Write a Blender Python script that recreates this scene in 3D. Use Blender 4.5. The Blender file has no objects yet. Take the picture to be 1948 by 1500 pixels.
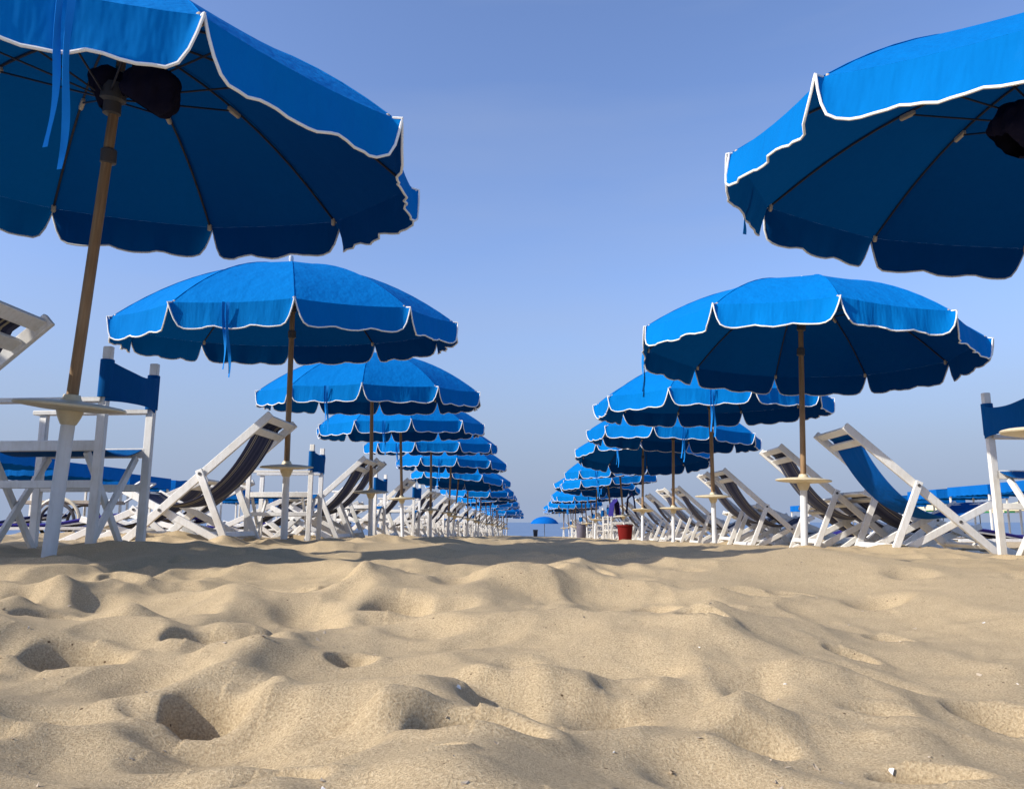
import bpy, math, random
import numpy as np
from mathutils import Vector, Matrix, Quaternion
R = math.radians
scene = bpy.context.scene
col = scene.collection
rnd = random.Random(7)

# ------------------------------------------------------------------ camera, sky, sun, exposure
EYE = 1.6                                   # the lens above sea level; the sand falls away to the sea ahead
F_PX, CX, CY, VPX, HZY = 1500.0, 974.0, 750.0, 1010.0, 993.0
PITCH = math.atan((HZY - CY) / F_PX)
YAW = math.atan((VPX - CX) / (F_PX / math.cos(PITCH)))
cam_d = bpy.data.cameras.new('camera')
cam = bpy.data.objects.new('camera', cam_d)
col.objects.link(cam)
cam.location = (0, 0, EYE)
cam.rotation_euler = (R(90) + PITCH, 0, YAW)
cam_d.sensor_width = 36.0
cam_d.lens = F_PX / 1948.0 * 36.0
cam_d.clip_start = 0.02
cam_d.clip_end = 40000
scene.camera = cam

SUN = Vector((-2.45, -1.15, 1.80)).normalized()          # towards the sun: left, a little behind the camera
elev = math.asin(SUN.z)
azim = math.atan2(SUN.x, SUN.y)
world = bpy.data.worlds.new('World')
scene.world = world
world.use_nodes = True
wn, wl = world.node_tree.nodes, world.node_tree.links
bg = wn['Background']
sky = wn.new('ShaderNodeTexSky')
sky.sky_type = 'NISHITA'
sky.sun_disc = False
sky.sun_elevation = elev
sky.sun_rotation = azim % (2 * math.pi)
sky.altitude = 0
sky.air_density = 1.0
sky.dust_density = 1.6
sky.ozone_density = 3.0
tint = wn.new('ShaderNodeMix'); tint.data_type = 'RGBA'; tint.blend_type = 'MULTIPLY'
tint.inputs[0].default_value = 1.0
tint.inputs[7].default_value = (1.08, 1.09, 1.27, 1)
wl.new(sky.outputs['Color'], tint.inputs[6])
wco = wn.new('ShaderNodeTexCoord'); wsep = wn.new('ShaderNodeSeparateXYZ'); wl.new(wco.outputs['Generated'], wsep.inputs[0])
band = wn.new('ShaderNodeMapRange'); band.interpolation_type = 'SMOOTHERSTEP'      # the sea haze that dulls the sky towards the horizon
band.inputs['From Min'].default_value = 0.42; band.inputs['From Max'].default_value = -0.06
wl.new(wsep.outputs['Z'], band.inputs['Value'])
hz = wn.new('ShaderNodeMix'); hz.data_type = 'RGBA'
wl.new(band.outputs['Result'], hz.inputs[0]); wl.new(tint.outputs[2], hz.inputs[6]); hz.inputs[7].default_value = (1.85, 2.28, 3.2, 1)
wmap = wn.new('ShaderNodeMapping'); wmap.inputs['Scale'].default_value = (1.2, 1.2, 7.0); wl.new(wco.outputs['Generated'], wmap.inputs['Vector'])
wno = wn.new('ShaderNodeTexNoise'); wno.inputs['Scale'].default_value = 1.6; wno.inputs['Detail'].default_value = 5; wl.new(wmap.outputs['Vector'], wno.inputs['Vector'])
wr = wn.new('ShaderNodeMapRange'); wr.inputs['From Min'].default_value = 0.42; wr.inputs['From Max'].default_value = 0.75; wr.inputs['To Max'].default_value = 0.22
wl.new(wno.outputs['Fac'], wr.inputs['Value'])
veil = wn.new('ShaderNodeMix'); veil.data_type = 'RGBA'; wl.new(wr.outputs['Result'], veil.inputs[0]); wl.new(hz.outputs[2], veil.inputs[6]); veil.inputs[7].default_value = (2.3, 2.7, 3.6, 1)   # thin high cloud
wl.new(veil.outputs[2], bg.inputs['Color'])
bg.inputs['Strength'].default_value = 0.15
sun_d = bpy.data.lights.new('sun', 'SUN')
sun_d.energy = 4.2
sun_d.angle = R(0.53)
sun_d.color = (1.0, 0.95, 0.87)
sun = bpy.data.objects.new('sun', sun_d)
col.objects.link(sun)
sun.location = (-20, -10, 20)
sun.rotation_euler = SUN.to_track_quat('Z', 'Y').to_euler()
scene.view_settings.view_transform = 'Standard'
scene.view_settings.look = 'None'
scene.view_settings.exposure = 0.3
scene.view_settings.gamma = 1
scene.cycles.max_bounces = 8

# ------------------------------------------------------------------ node material helper
class NM:
    def __init__(s, name):
        s.m = bpy.data.materials.new(name); s.m.use_nodes = True
        s.t = s.m.node_tree; s.n = s.t.nodes; s.l = s.t.links
        s.b = s.n['Principled BSDF']
        s.co = s.n.new('ShaderNodeTexCoord')
    def lk(s, a, b): s.l.new(a, b)
    def mapping(s, scale, src='Object'):
        m = s.n.new('ShaderNodeMapping'); m.inputs['Scale'].default_value = scale
        s.lk(s.co.outputs[src], m.inputs['Vector']); return m.outputs['Vector']
    def noise(s, scale, detail=4, rough=0.55, vec=None, src='Object'):
        t = s.n.new('ShaderNodeTexNoise'); t.inputs['Scale'].default_value = scale
        t.inputs['Detail'].default_value = detail; t.inputs['Roughness'].default_value = rough
        s.lk(vec if vec is not None else s.co.outputs[src], t.inputs['Vector']); return t.outputs['Fac']
    def ramp(s, fac, stops):
        r = s.n.new('ShaderNodeValToRGB'); e = r.color_ramp.elements
        while len(e) < len(stops): e.new(0.5)
        for k, (p, c) in enumerate(stops):
            e[k].position = p; e[k].color = tuple(c) + (1,) if len(c) == 3 else c
        s.lk(fac, r.inputs['Fac']); return r.outputs['Color']
    def mix(s, a, b, fac, mode='MIX'):
        m = s.n.new('ShaderNodeMix'); m.data_type = 'RGBA'; m.blend_type = mode
        for v, i in ((fac, 0), (a, 6), (b, 7)):
            if hasattr(v, 'node'): s.lk(v, m.inputs[i])
            elif i == 0: m.inputs[0].default_value = v
            else: m.inputs[i].default_value = tuple(v) + (1,)
        return m.outputs[2]
    def math(s, op, a, b=0.0, c=0.0):
        m = s.n.new('ShaderNodeMath'); m.operation = op
        for i, v in enumerate((a, b, c)):
            if hasattr(v, 'node'): s.lk(v, m.inputs[i])
            else: m.inputs[i].default_value = v
        return m.outputs[0]
    def bump(s, h, dist, strength=1.0, prev=None):
        b = s.n.new('ShaderNodeBump'); b.inputs['Distance'].default_value = dist
        b.inputs['Strength'].default_value = strength
        s.lk(h, b.inputs['Height'])
        if prev is not None: s.lk(prev, b.inputs['Normal'])
        s.lk(b.outputs['Normal'], s.b.inputs['Normal']); return b.outputs['Normal']
    def color(s, c):
        if hasattr(c, 'node'): s.lk(c, s.b.inputs['Base Color'])
        else: s.b.inputs['Base Color'].default_value = tuple(c) + (1,)
    def set(s, **kw):
        for k, v in kw.items(): s.b.inputs[k.replace('_', ' ')].default_value = v
        return s.m

M = {}
# dry sand: grains, darker specks, pale shell grit
q = NM('sand')
geo = q.n.new('ShaderNodeNewGeometry'); P = geo.outputs['Position']
big = q.noise(1.3, 5, 0.6, P); mid = q.noise(14, 5, 0.6, P)
gr1 = q.noise(330, 4, 0.75, P); gr2 = q.noise(1100, 2, 0.6, P)
c0 = q.ramp(big, [(0.3, (0.475, 0.356, 0.202)), (0.7, (0.54, 0.410, 0.240))])
c1 = q.mix(c0, q.ramp(mid, [(0.3, (0.41, 0.298, 0.156)), (0.7, (0.59, 0.456, 0.268))]), 0.35)
c2 = q.mix(c1, q.ramp(gr1, [(0.30, (0.16, 0.105, 0.055)), (0.5, (0.50, 0.380, 0.226)), (0.72, (0.84, 0.70, 0.45))]), 0.62)
vo = q.n.new('ShaderNodeTexVoronoi'); vo.inputs['Scale'].default_value = 42; q.lk(P, vo.inputs['Vector'])
spk = q.math('LESS_THAN', vo.outputs['Distance'], 0.085)
pick = q.noise(9, 2, 0.5, P)
c3 = q.mix(c2, (0.12, 0.075, 0.04), q.math('MULTIPLY', spk, q.math('GREATER_THAN', pick, 0.57)))
q.color(c3)
n1 = q.bump(mid, 0.010, 0.5)
n2 = q.bump(gr1, 0.0028, 1.0, n1)
q.bump(gr2, 0.0009, 0.8, n2)
M['sand'] = q.set(Roughness=0.95, Specular_IOR_Level=0.15)

def canvas(name, base, dark, light, weave=True, fade_and_undershade=False):
    q = NM(name)
    a = q.noise(2.2, 4, 0.6); b = q.noise(16, 4, 0.6)
    c = q.mix(base, q.ramp(a, [(0.32, dark), (0.68, light)]), 0.35)
    c = q.mix(c, q.ramp(b, [(0.35, dark), (0.65, light)]), 0.10)
    q.color(c)
    if fade_and_undershade:                                   # every umbrella has faded a little differently
        oi = q.n.new('ShaderNodeObjectInfo'); wh = q.n.new('ShaderNodeTexWhiteNoise'); wh.noise_dimensions = '3D'; q.lk(oi.outputs['Location'], wh.inputs['Vector'])
        c = q.mix(c, q.mix(c, (0.80, 0.84, 0.86), 1.0, 'MULTIPLY'), wh.outputs['Value'])
        st = q.noise(3.1, 6, 0.7, q.mapping((1, 1, 0.4)))          # salt and sun bleaching in irregular patches
        c = q.mix(c, (0.05, 0.25, 0.56), q.ramp(st, [(0.58, (0, 0, 0)), (0.80, (0.14, 0.14, 0.14))]))
        q.color(c)
    if fade_and_undershade:                                   # underside shade painted in: the inner face takes a darkened cloth colour
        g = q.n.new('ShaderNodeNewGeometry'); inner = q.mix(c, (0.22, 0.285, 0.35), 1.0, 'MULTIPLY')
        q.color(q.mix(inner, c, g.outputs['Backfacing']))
    nn = q.bump(b, 0.008, 0.12)
    if weave: q.bump(q.noise(1, 3, 0.6, q.mapping((9, 9, 1.6))), 0.030, 0.55, nn)
    if fade_and_undershade:                                   # thin cloth: a little sun comes through it
        tr = q.n.new('ShaderNodeBsdfTranslucent'); tr.inputs['Color'].default_value = (0.0, 0.17, 0.50, 1)
        mx = q.n.new('ShaderNodeMixShader'); mx.inputs[0].default_value = 0.065
        q.lk(q.b.outputs[0], mx.inputs[1]); q.lk(tr.outputs[0], mx.inputs[2]); q.lk(mx.outputs[0], q.n['Material Output'].inputs['Surface'])
    return q.set(Roughness=0.9, Specular_IOR_Level=0.04)
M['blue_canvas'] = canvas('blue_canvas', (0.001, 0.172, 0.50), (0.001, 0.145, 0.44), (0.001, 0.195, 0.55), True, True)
M['strap'] = canvas('blue_strap', (0.01, 0.20, 0.60), (0.01, 0.16, 0.5), (0.02, 0.25, 0.68), False)
M['chair_canvas'] = canvas('chair_canvas', (0.004, 0.085, 0.27), (0.003, 0.065, 0.22), (0.006, 0.10, 0.31))
M['plain_sling'] = canvas('plain_sling', (0.002, 0.085, 0.34), (0.002, 0.07, 0.29), (0.003, 0.10, 0.39))
M['tent_canvas'] = canvas('tent_canvas', (0.003, 0.12, 0.42), (0.002, 0.09, 0.34), (0.004, 0.14, 0.48))
M['purple'] = canvas('purple_mattress', (0.030, 0.025, 0.16), (0.02, 0.018, 0.11), (0.045, 0.035, 0.20))
M['navy'] = canvas('navy_mattress', (0.012, 0.018, 0.07), (0.008, 0.012, 0.05), (0.02, 0.026, 0.09))
M['cream_cloth'] = canvas('cream_cloth', (0.66, 0.58, 0.38), (0.55, 0.48, 0.32), (0.72, 0.65, 0.45))
M['green_cloth'] = canvas('green_cloth', (0.03, 0.20, 0.08), (0.02, 0.15, 0.06), (0.05, 0.25, 0.1))
M['white_cloth'] = canvas('white_cloth', (0.74, 0.75, 0.76), (0.6, 0.62, 0.65), (0.8, 0.8, 0.8))
M['black_cloth'] = canvas('black_cloth', (0.012, 0.011, 0.024), (0.008, 0.008, 0.016), (0.022, 0.020, 0.042))
M['red'] = canvas('red_plastic', (0.19, 0.018, 0.016), (0.15, 0.013, 0.011), (0.22, 0.024, 0.02), False)

def paint(name, base, dirt, rough, amt):
    q = NM(name)
    a = q.noise(5, 5, 0.65); g = q.noise(60, 3, 0.6, q.mapping((1, 1, 0.15)))
    c = q.mix(base, dirt, q.math('MULTIPLY', q.ramp(a, [(0.45, (0, 0, 0)), (0.75, (1, 1, 1))]), amt))
    c = q.mix(c, dirt, q.math('MULTIPLY', q.ramp(g, [(0.5, (0, 0, 0)), (0.72, (1, 1, 1))]), amt * 0.6))
    q.color(c); q.bump(g, 0.002, 0.4)
    return q.set(Roughness=rough, Specular_IOR_Level=0.35)
M['white_paint'] = paint('white_paint', (0.80, 0.78, 0.73), (0.52, 0.46, 0.36), 0.52, 0.55)
M['post_paint'] = paint('post_paint', (0.74, 0.75, 0.74), (0.45, 0.43, 0.38), 0.5, 0.3)
M['worn_wood'] = paint('worn_wood', (0.42, 0.35, 0.26), (0.22, 0.17, 0.11), 0.7, 0.6)
M['piping'] = paint('piping', (0.82, 0.80, 0.74), (0.62, 0.58, 0.48), 0.7, 0.25)
M['cream_plastic'] = paint('cream_plastic', (0.72, 0.62, 0.42), (0.50, 0.38, 0.20), 0.42, 0.4)
M['clip'] = paint('clip', (0.55, 0.45, 0.32), (0.30, 0.22, 0.14), 0.5, 0.4)
M['rib_metal'] = paint('rib_metal', (0.02, 0.022, 0.035), (0.05, 0.03, 0.02), 0.45, 0.4)
M['dark_metal'] = paint('dark_metal', (0.07, 0.07, 0.07), (0.12, 0.08, 0.05), 0.5, 0.5)
M['chrome'] = paint('pale_metal', (0.6, 0.6, 0.58), (0.4, 0.36, 0.3), 0.3, 0.3)
M['dark_plastic'] = paint('dark_plastic', (0.03, 0.035, 0.05), (0.06, 0.06, 0.07), 0.5, 0.4)
M['grey_plastic'] = paint('grey_plastic', (0.16, 0.15, 0.20), (0.1, 0.1, 0.12), 0.5, 0.4)
q = NM('pole_wood')
g = q.noise(9, 5, 0.65, q.mapping((6, 6, 0.35))); g2 = q.noise(3, 3, 0.5, q.mapping((1, 1, 0.8)))
c = q.ramp(g, [(0.28, (0.13, 0.07, 0.03)), (0.5, (0.31, 0.19, 0.09)), (0.74, (0.48, 0.32, 0.17))])
q.color(q.mix(c, q.ramp(g2, [(0.4, (0.16, 0.09, 0.045)), (0.65, (0.42, 0.28, 0.15))]), 0.4))
q.bump(g, 0.003, 0.6)
M['pole_wood'] = q.set(Roughness=0.55, Specular_IOR_Level=0.3)

def sling(name, ground, bars):
    """lengthwise stripes across the chair's width (local Y)"""
    q = NM(name)
    sp = q.n.new('ShaderNodeSeparateXYZ'); q.lk(q.co.outputs['Object'], sp.inputs[0])
    u = q.math('ADD', q.math('MULTIPLY', sp.outputs['Y'], 2.0), 0.5)
    r = q.n.new('ShaderNodeValToRGB'); r.color_ramp.interpolation = 'CONSTANT'
    e = r.color_ramp.elements
    stops = [(0.0, ground)]
    for a, b, c in bars: stops += [(a, c), (b, ground)]
    while len(e) < len(stops): e.new(0.5)
    for k, (p, c) in enumerate(stops): e[k].position = p; e[k].color = tuple(c) + (1,)
    q.lk(u, r.inputs['Fac'])
    n = q.noise(24, 4, 0.6)
    q.color(q.mix(r.outputs['Color'], q.mix(r.outputs['Color'], (0.1, 0.1, 0.12), 0.35), n))
    q.bump(n, 0.006, 0.4)
    return q.set(Roughness=0.8, Specular_IOR_Level=0.2)
NV, CRM, GRY = (0.007, 0.014, 0.060), (0.40, 0.36, 0.26), (0.040, 0.046, 0.10)
M['stripe_navy'] = sling('stripe_navy', NV, [(0.05, 0.10, GRY), (0.16, 0.185, CRM), (0.22, 0.245, CRM), (0.30, 0.36, GRY), (0.47, 0.53, GRY),
                                             (0.64, 0.70, GRY), (0.755, 0.78, CRM), (0.815, 0.84, CRM), (0.90, 0.95, GRY)])
M['stripe_grey'] = sling('stripe_grey', (0.03, 0.035, 0.07), [(0.06, 0.14, (0.075, 0.085, 0.14)), (0.20, 0.225, CRM), (0.28, 0.38, (0.06, 0.068, 0.12)),
                                             (0.46, 0.54, NV), (0.62, 0.72, (0.06, 0.068, 0.12)), (0.775, 0.80, CRM), (0.86, 0.94, (0.075, 0.085, 0.14))])
q = NM('sea')
w1 = q.noise(1.0, 5, 0.6, q.mapping((0.25, 0.9, 1))); w2 = q.noise(1.0, 3, 0.6, q.mapping((0.012, 0.06, 1)))
q.color(q.ramp(w2, [(0.35, (0.10, 0.16, 0.26)), (0.65, (0.14, 0.21, 0.32))]))
q.bump(w1, 0.25, 0.7)
M['sea'] = q.set(Roughness=0.4, IOR=1.33)

# ------------------------------------------------------------------ mesh builder
class MB:
    def __init__(s): s.v, s.f, s.m, s.mi = [], [], [], 0
    def add(s, vs, fs):
        o = len(s.v); s.v += [tuple(v) for v in vs]
        for f in fs: s.f.append(tuple(i + o for i in f)); s.m.append(s.mi)
    def bar(s, p, q, w, h, side=(0, 1, 0), bev=0.12):
        """rectangular timber with chamfered edges; w is measured along 'side', h across it"""
        p, q = Vector(p), Vector(q); d = (q - p).normalized()
        a = Vector(side); a = (a - d * a.dot(d)).normalized(); b = d.cross(a)
        c = min(w, h) * bev; W, H = w / 2, h / 2
        prof = [(-W + c, -H), (W - c, -H), (W, -H + c), (W, H - c), (W - c, H), (-W + c, H), (-W, H - c), (-W, -H + c)]
        ring = lambda o, k: [o + a * (x * k) + b * (y * k) for x, y in prof]
        k = 1 - 1.6 * c / max(w, h)
        rs = ring(p, k) + ring(p + d * c, 1) + ring(q - d * c, 1) + ring(q, k)
        fs = [tuple(range(7, -1, -1)), tuple(range(24, 32))]
        for r in range(3):
            for i in range(8):
                j = (i + 1) % 8; fs.append((r * 8 + i, r * 8 + j, r * 8 + 8 + j, r * 8 + 8 + i))
        s.add(rs, fs)
    def sweep(s, pts, rad, n=8, closed=False):
        pts = [Vector(p) for p in pts]; m = len(pts)
        rad = rad if isinstance(rad, (list, tuple)) else [rad] * m
        vs, fs = [], []; up = None
        for i, p in enumerate(pts):
            t = (pts[min(i + 1, m - 1)] - pts[max(i - 1, 0)])
            t = t.normalized() if t.length > 1e-9 else Vector((0, 0, 1))
            if up is None:
                up = Vector((0, 0, 1)) if abs(t.z) < 0.9 else Vector((1, 0, 0))
            a = (up - t * up.dot(t)).normalized(); b = t.cross(a); up = a
            for k in range(n):
                an = 2 * math.pi * k / n; vs.append(p + (a * math.cos(an) + b * math.sin(an)) * rad[i])
        for i in range(m - 1):
            for k in range(n):
                j = (k + 1) % n; fs.append((i * n + k, i * n + j, i * n + n + j, i * n + n + k))
        fs.append(tuple(range(n - 1, -1, -1))); fs.append(tuple(range((m - 1) * n, m * n)))
        s.add(vs, fs)
    def tube(s, p, q, r0, r1=None, n=12): s.sweep([p, q], [r0, r0 if r1 is None else r1], n)
    def lathe(s, prof, n=24, c=(0, 0, 0)):
        """closed profile of (radius, z)"""
        vs, fs = [], []
        for r, z in prof:
            for k in range(n):
                a = 2 * math.pi * k / n; vs.append((c[0] + r * math.cos(a), c[1] + r * math.sin(a), c[2] + z))
        for i in range(len(prof) - 1):
            for k in range(n):
                j = (k + 1) % n; fs.append((i * n + k, i * n + j, i * n + n + j, i * n + n + k))
        fs.append(tuple(range(n - 1, -1, -1))); fs.append(tuple(range((len(prof) - 1) * n, len(prof) * n)))
        s.add(vs, fs)
    def grid(s, rows, thick=0.0):
        """rows of points; with a thickness it becomes a closed sheet"""
        nr, nc = len(rows), len(rows[0]); g = [Vector(p) for r in rows for p in r]
        fs = [(i * nc + j, i * nc + j + 1, i * nc + nc + j + 1, i * nc + nc + j) for i in range(nr - 1) for j in range(nc - 1)]
        if thick <= 0: s.add(g, fs); return
        nrm = [Vector() for _ in g]
        for f in fs:
            n = (g[f[2]] - g[f[0]]).cross(g[f[3]] - g[f[1]])
            for i in f: nrm[i] += n
        nrm = [n.normalized() if n.length > 1e-12 else Vector((0, 0, 1)) for n in nrm]
        N = len(g); vs = [p + n * thick / 2 for p, n in zip(g, nrm)] + [p - n * thick / 2 for p, n in zip(g, nrm)]
        out = fs + [tuple(i + N for i in reversed(f)) for f in fs]
        edge = [i * nc for i in range(nr)] + [(nr - 1) * nc + j for j in range(1, nc)] + [i * nc + nc - 1 for i in range(nr - 2, -1, -1)] + list(range(nc - 2, 0, -1))
        for a, b in zip(edge, edge[1:] + edge[:1]): out.append((a, b, b + N, a + N))
        s.add(vs, out)
    def mesh(s, name, mats, sharp=38):
        me = bpy.data.meshes.new(name)
        me.from_pydata(s.v, [], s.f); me.validate(); 
        for m in (mats if isinstance(mats, (list, tuple)) else [mats]): me.materials.append(m)
        if len(me.polygons) == len(s.m) and any(s.m): me.polygons.foreach_set('material_index', s.m)
        me.polygons.foreach_set('use_smooth', [True] * len(me.polygons))
        me.set_sharp_from_angle(angle=R(sharp)); me.update(); return me
    def build(s, name, mats, parent=None, sharp=38, loc=None):
        o = bpy.data.objects.new(name, s.mesh(name, mats, sharp)); col.objects.link(o)
        if parent is not None: o.parent = parent
        if loc is not None: o.location = loc
        return o

def tag(o, label=None, cat=None, group=None, kind=None):
    for k, v in (('label', label), ('category', cat), ('group', group), ('kind', kind)):
        if v: o[k] = v
    return o
def empty(name, label, cat, group=None, loc=(0, 0, 0), rz=0.0):
    o = bpy.data.objects.new(name, None); o.empty_display_size = 0.1; col.objects.link(o)
    o.location = loc; o.rotation_euler = (0, 0, rz); return tag(o, label, cat, group)
def copy_tree(o, parent=None):
    c = o.copy(); col.objects.link(c)
    if parent is not None: c.parent = parent
    for ch in list(o.children): copy_tree(ch, c)
    return c
def drop_tree(o):
    for ch in list(o.children): drop_tree(ch)
    bpy.data.objects.remove(o)

# ------------------------------------------------------------------ the sand
def _hash(ix, iy, k):
    h = (ix.astype(np.int64) * 374761393 + iy.astype(np.int64) * 668265263 + k * 974634777) & 0x7fffffff
    h = ((h ^ (h >> 13)) * 1274126177) & 0x7fffffff
    h = ((h ^ (h >> 16)) * 1911520717) & 0x7fffffff
    return ((h ^ (h >> 15)) & 0xffffff) / float(0xffffff)
def vnoise(x, y, k):
    ix, iy = np.floor(x), np.floor(y); fx, fy = x - ix, y - iy
    ux, uy = fx * fx * fx * (fx * (fx * 6 - 15) + 10), fy * fy * fy * (fy * (fy * 6 - 15) + 10)
    a, b = _hash(ix, iy, k), _hash(ix + 1, iy, k); c, d = _hash(ix, iy + 1, k), _hash(ix + 1, iy + 1, k)
    return (a + (b - a) * ux + (c - a) * uy + (a - b - c + d) * ux * uy) * 2 - 1
def fbm(x, y, k, o=4, g=0.5):
    s, a = 0, 1.0
    for i in range(o):
        s = s + a * vnoise(x * 2 ** i + i * 17.3, y * 2 ** i - i * 9.1, k + i); a *= g
    return s
def bowls(x, y, k, sharp):
    """softly joined hollows: 0 at each cell's centre, rising to crests between them"""
    ix, iy = np.floor(x), np.floor(y); acc = 0
    for dx in (-1, 0, 1):
        for dy in (-1, 0, 1):
            cx, cy = ix + dx, iy + dy
            px, py = cx + 0.15 + 0.7 * _hash(cx, cy, k), cy + 0.15 + 0.7 * _hash(cx, cy, k + 5)
            acc = acc + np.exp(-sharp * ((x - px) ** 2 + (y - py) ** 2)) * (0.4 + 1.2 * _hash(cx, cy, k + 9))
    return -np.log(acc + 1e-9) / sharp
def sstep(a, b, t):
    t = np.clip((t - a) / (b - a), 0, 1); return t * t * (3 - 2 * t)
def plane_z(x, y):
    """the beach without its hollows, above sea level"""
    d = np.hypot(x, np.maximum(y, -2.0))
    yy = np.minimum(y, 70) + np.maximum(y - 70, 0) * 2.2
    return EYE - 0.11 - 0.0155 * yy - 0.07 * np.tanh(x / 4) - 0.085 * (1 - sstep(0.9, 3.2, d))
# hollows one can point at in the photograph: x, y on the sand, half length, half width, turn, depth
HOLES = []
def hole_px(px, py, w, asp, turn, depth):
    t = (py - HZY) / F_PX; y = 0.6
    for _ in range(60):
        x = (px - VPX) / F_PX * y; y = (EYE - float(plane_z(np.array(x), np.array(y)))) / t * 0.5 + y * 0.5
    HOLES.append(((px - VPX) / F_PX * y, y, 0.5 * w / F_PX * y, 0.5 * w / F_PX * y * asp, R(turn), depth))
for a in ((170, 1212, 190, 0.75, -10, 0.050), (400, 1192, 130, 0.8, 30, 0.040), (425, 1286, 170, 0.8, -30, 0.045), (685, 1216, 90, 0.8, 0, 0.028),
          (760, 1150, 130, 0.9, 20, 0.042), (900, 1106, 120, 0.8, 0, 0.03), (900, 1352, 260, 0.62, -12, 0.052), (1060, 1316, 260, 0.5, 8, 0.022),
          (520, 1440, 190, 0.9, 40, 0.04), (1730, 1370, 190, 0.55, -18, 0.034), (1325, 1200, 100, 0.8, -30, 0.034), (1240, 1140, 90, 0.9, -40, 0.034),
          (1590, 1205, 90, 0.7, -20, 0.024), (1860, 1265, 190, 0.6, -15, 0.028), (1660, 1175, 90, 0.7, 0, 0.02), (110, 1140, 120, 0.8, 10, 0.034),
          (560, 1118, 90, 0.8, 20, 0.03), (640, 1120, 90, 0.8, -20, 0.03), (250, 1410, 150, 0.6, 10, 0.02), (800, 1440, 110, 1.1, 60, 0.03),
          (1420, 1330, 170, 0.7, 0, 0.014), (1160, 1176, 110, 0.7, 0, 0.02), (1480, 1115, 90, 0.7, 0, 0.02), (1210, 1440, 100, 1.2, 70, 0.022),
          (455, 1395, 260, 0.8, 10, -0.010), (470, 1175, 150, 0.8, 20, -0.014), (1110, 1262, 420, 0.5, 5, -0.013), (1390, 1305, 320, 0.6, -15, -0.008),
          (240, 1160, 200, 0.6, 0, -0.014), (700, 1160, 170, 0.7, 0, -0.012), (1000, 1120, 200, 0.6, 0, -0.012), (1180, 1160, 150, 0.7, 10, -0.012), (1330, 1165, 140, 0.7, 0, -0.012), (760, 1330, 200, 0.7, 30, -0.012)):
    hole_px(*a)
NAMED = len(HOLES); hr = random.Random(21)
for _ in range(300):                                  # scuffs and toe holes, more of them left of the walk
    y_ = 0.42 * (11 ** hr.random()); x_ = hr.uniform(-0.85, 0.8) * y_
    if hr.random() < (0.55 if x_ > 0 else 0.1) + (0.3 if y_ < 1.0 else 0): continue
    l_ = hr.uniform(0.035, 0.10) * (0.8 if y_ < 0.8 else 1.15)
    HOLES.append((x_, y_, l_, l_ * hr.uniform(0.45, 0.85), hr.uniform(0, 3.14), l_ * hr.uniform(0.10, 0.30) * (0.7 if y_ < 0.9 else 1.0)))
MOUNDS = [(-1.885, 3.10), (-1.90, 6.12), (2.02, 3.10), (2.045, 6.05), (-1.945, 3.54), (-1.945, 3.98), (2.6, 4.04), (2.6, 4.48), (-2.08, 5.45), (-2.08, 6.05), (2.47, 5.6), (2.47, 6.15)]
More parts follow.
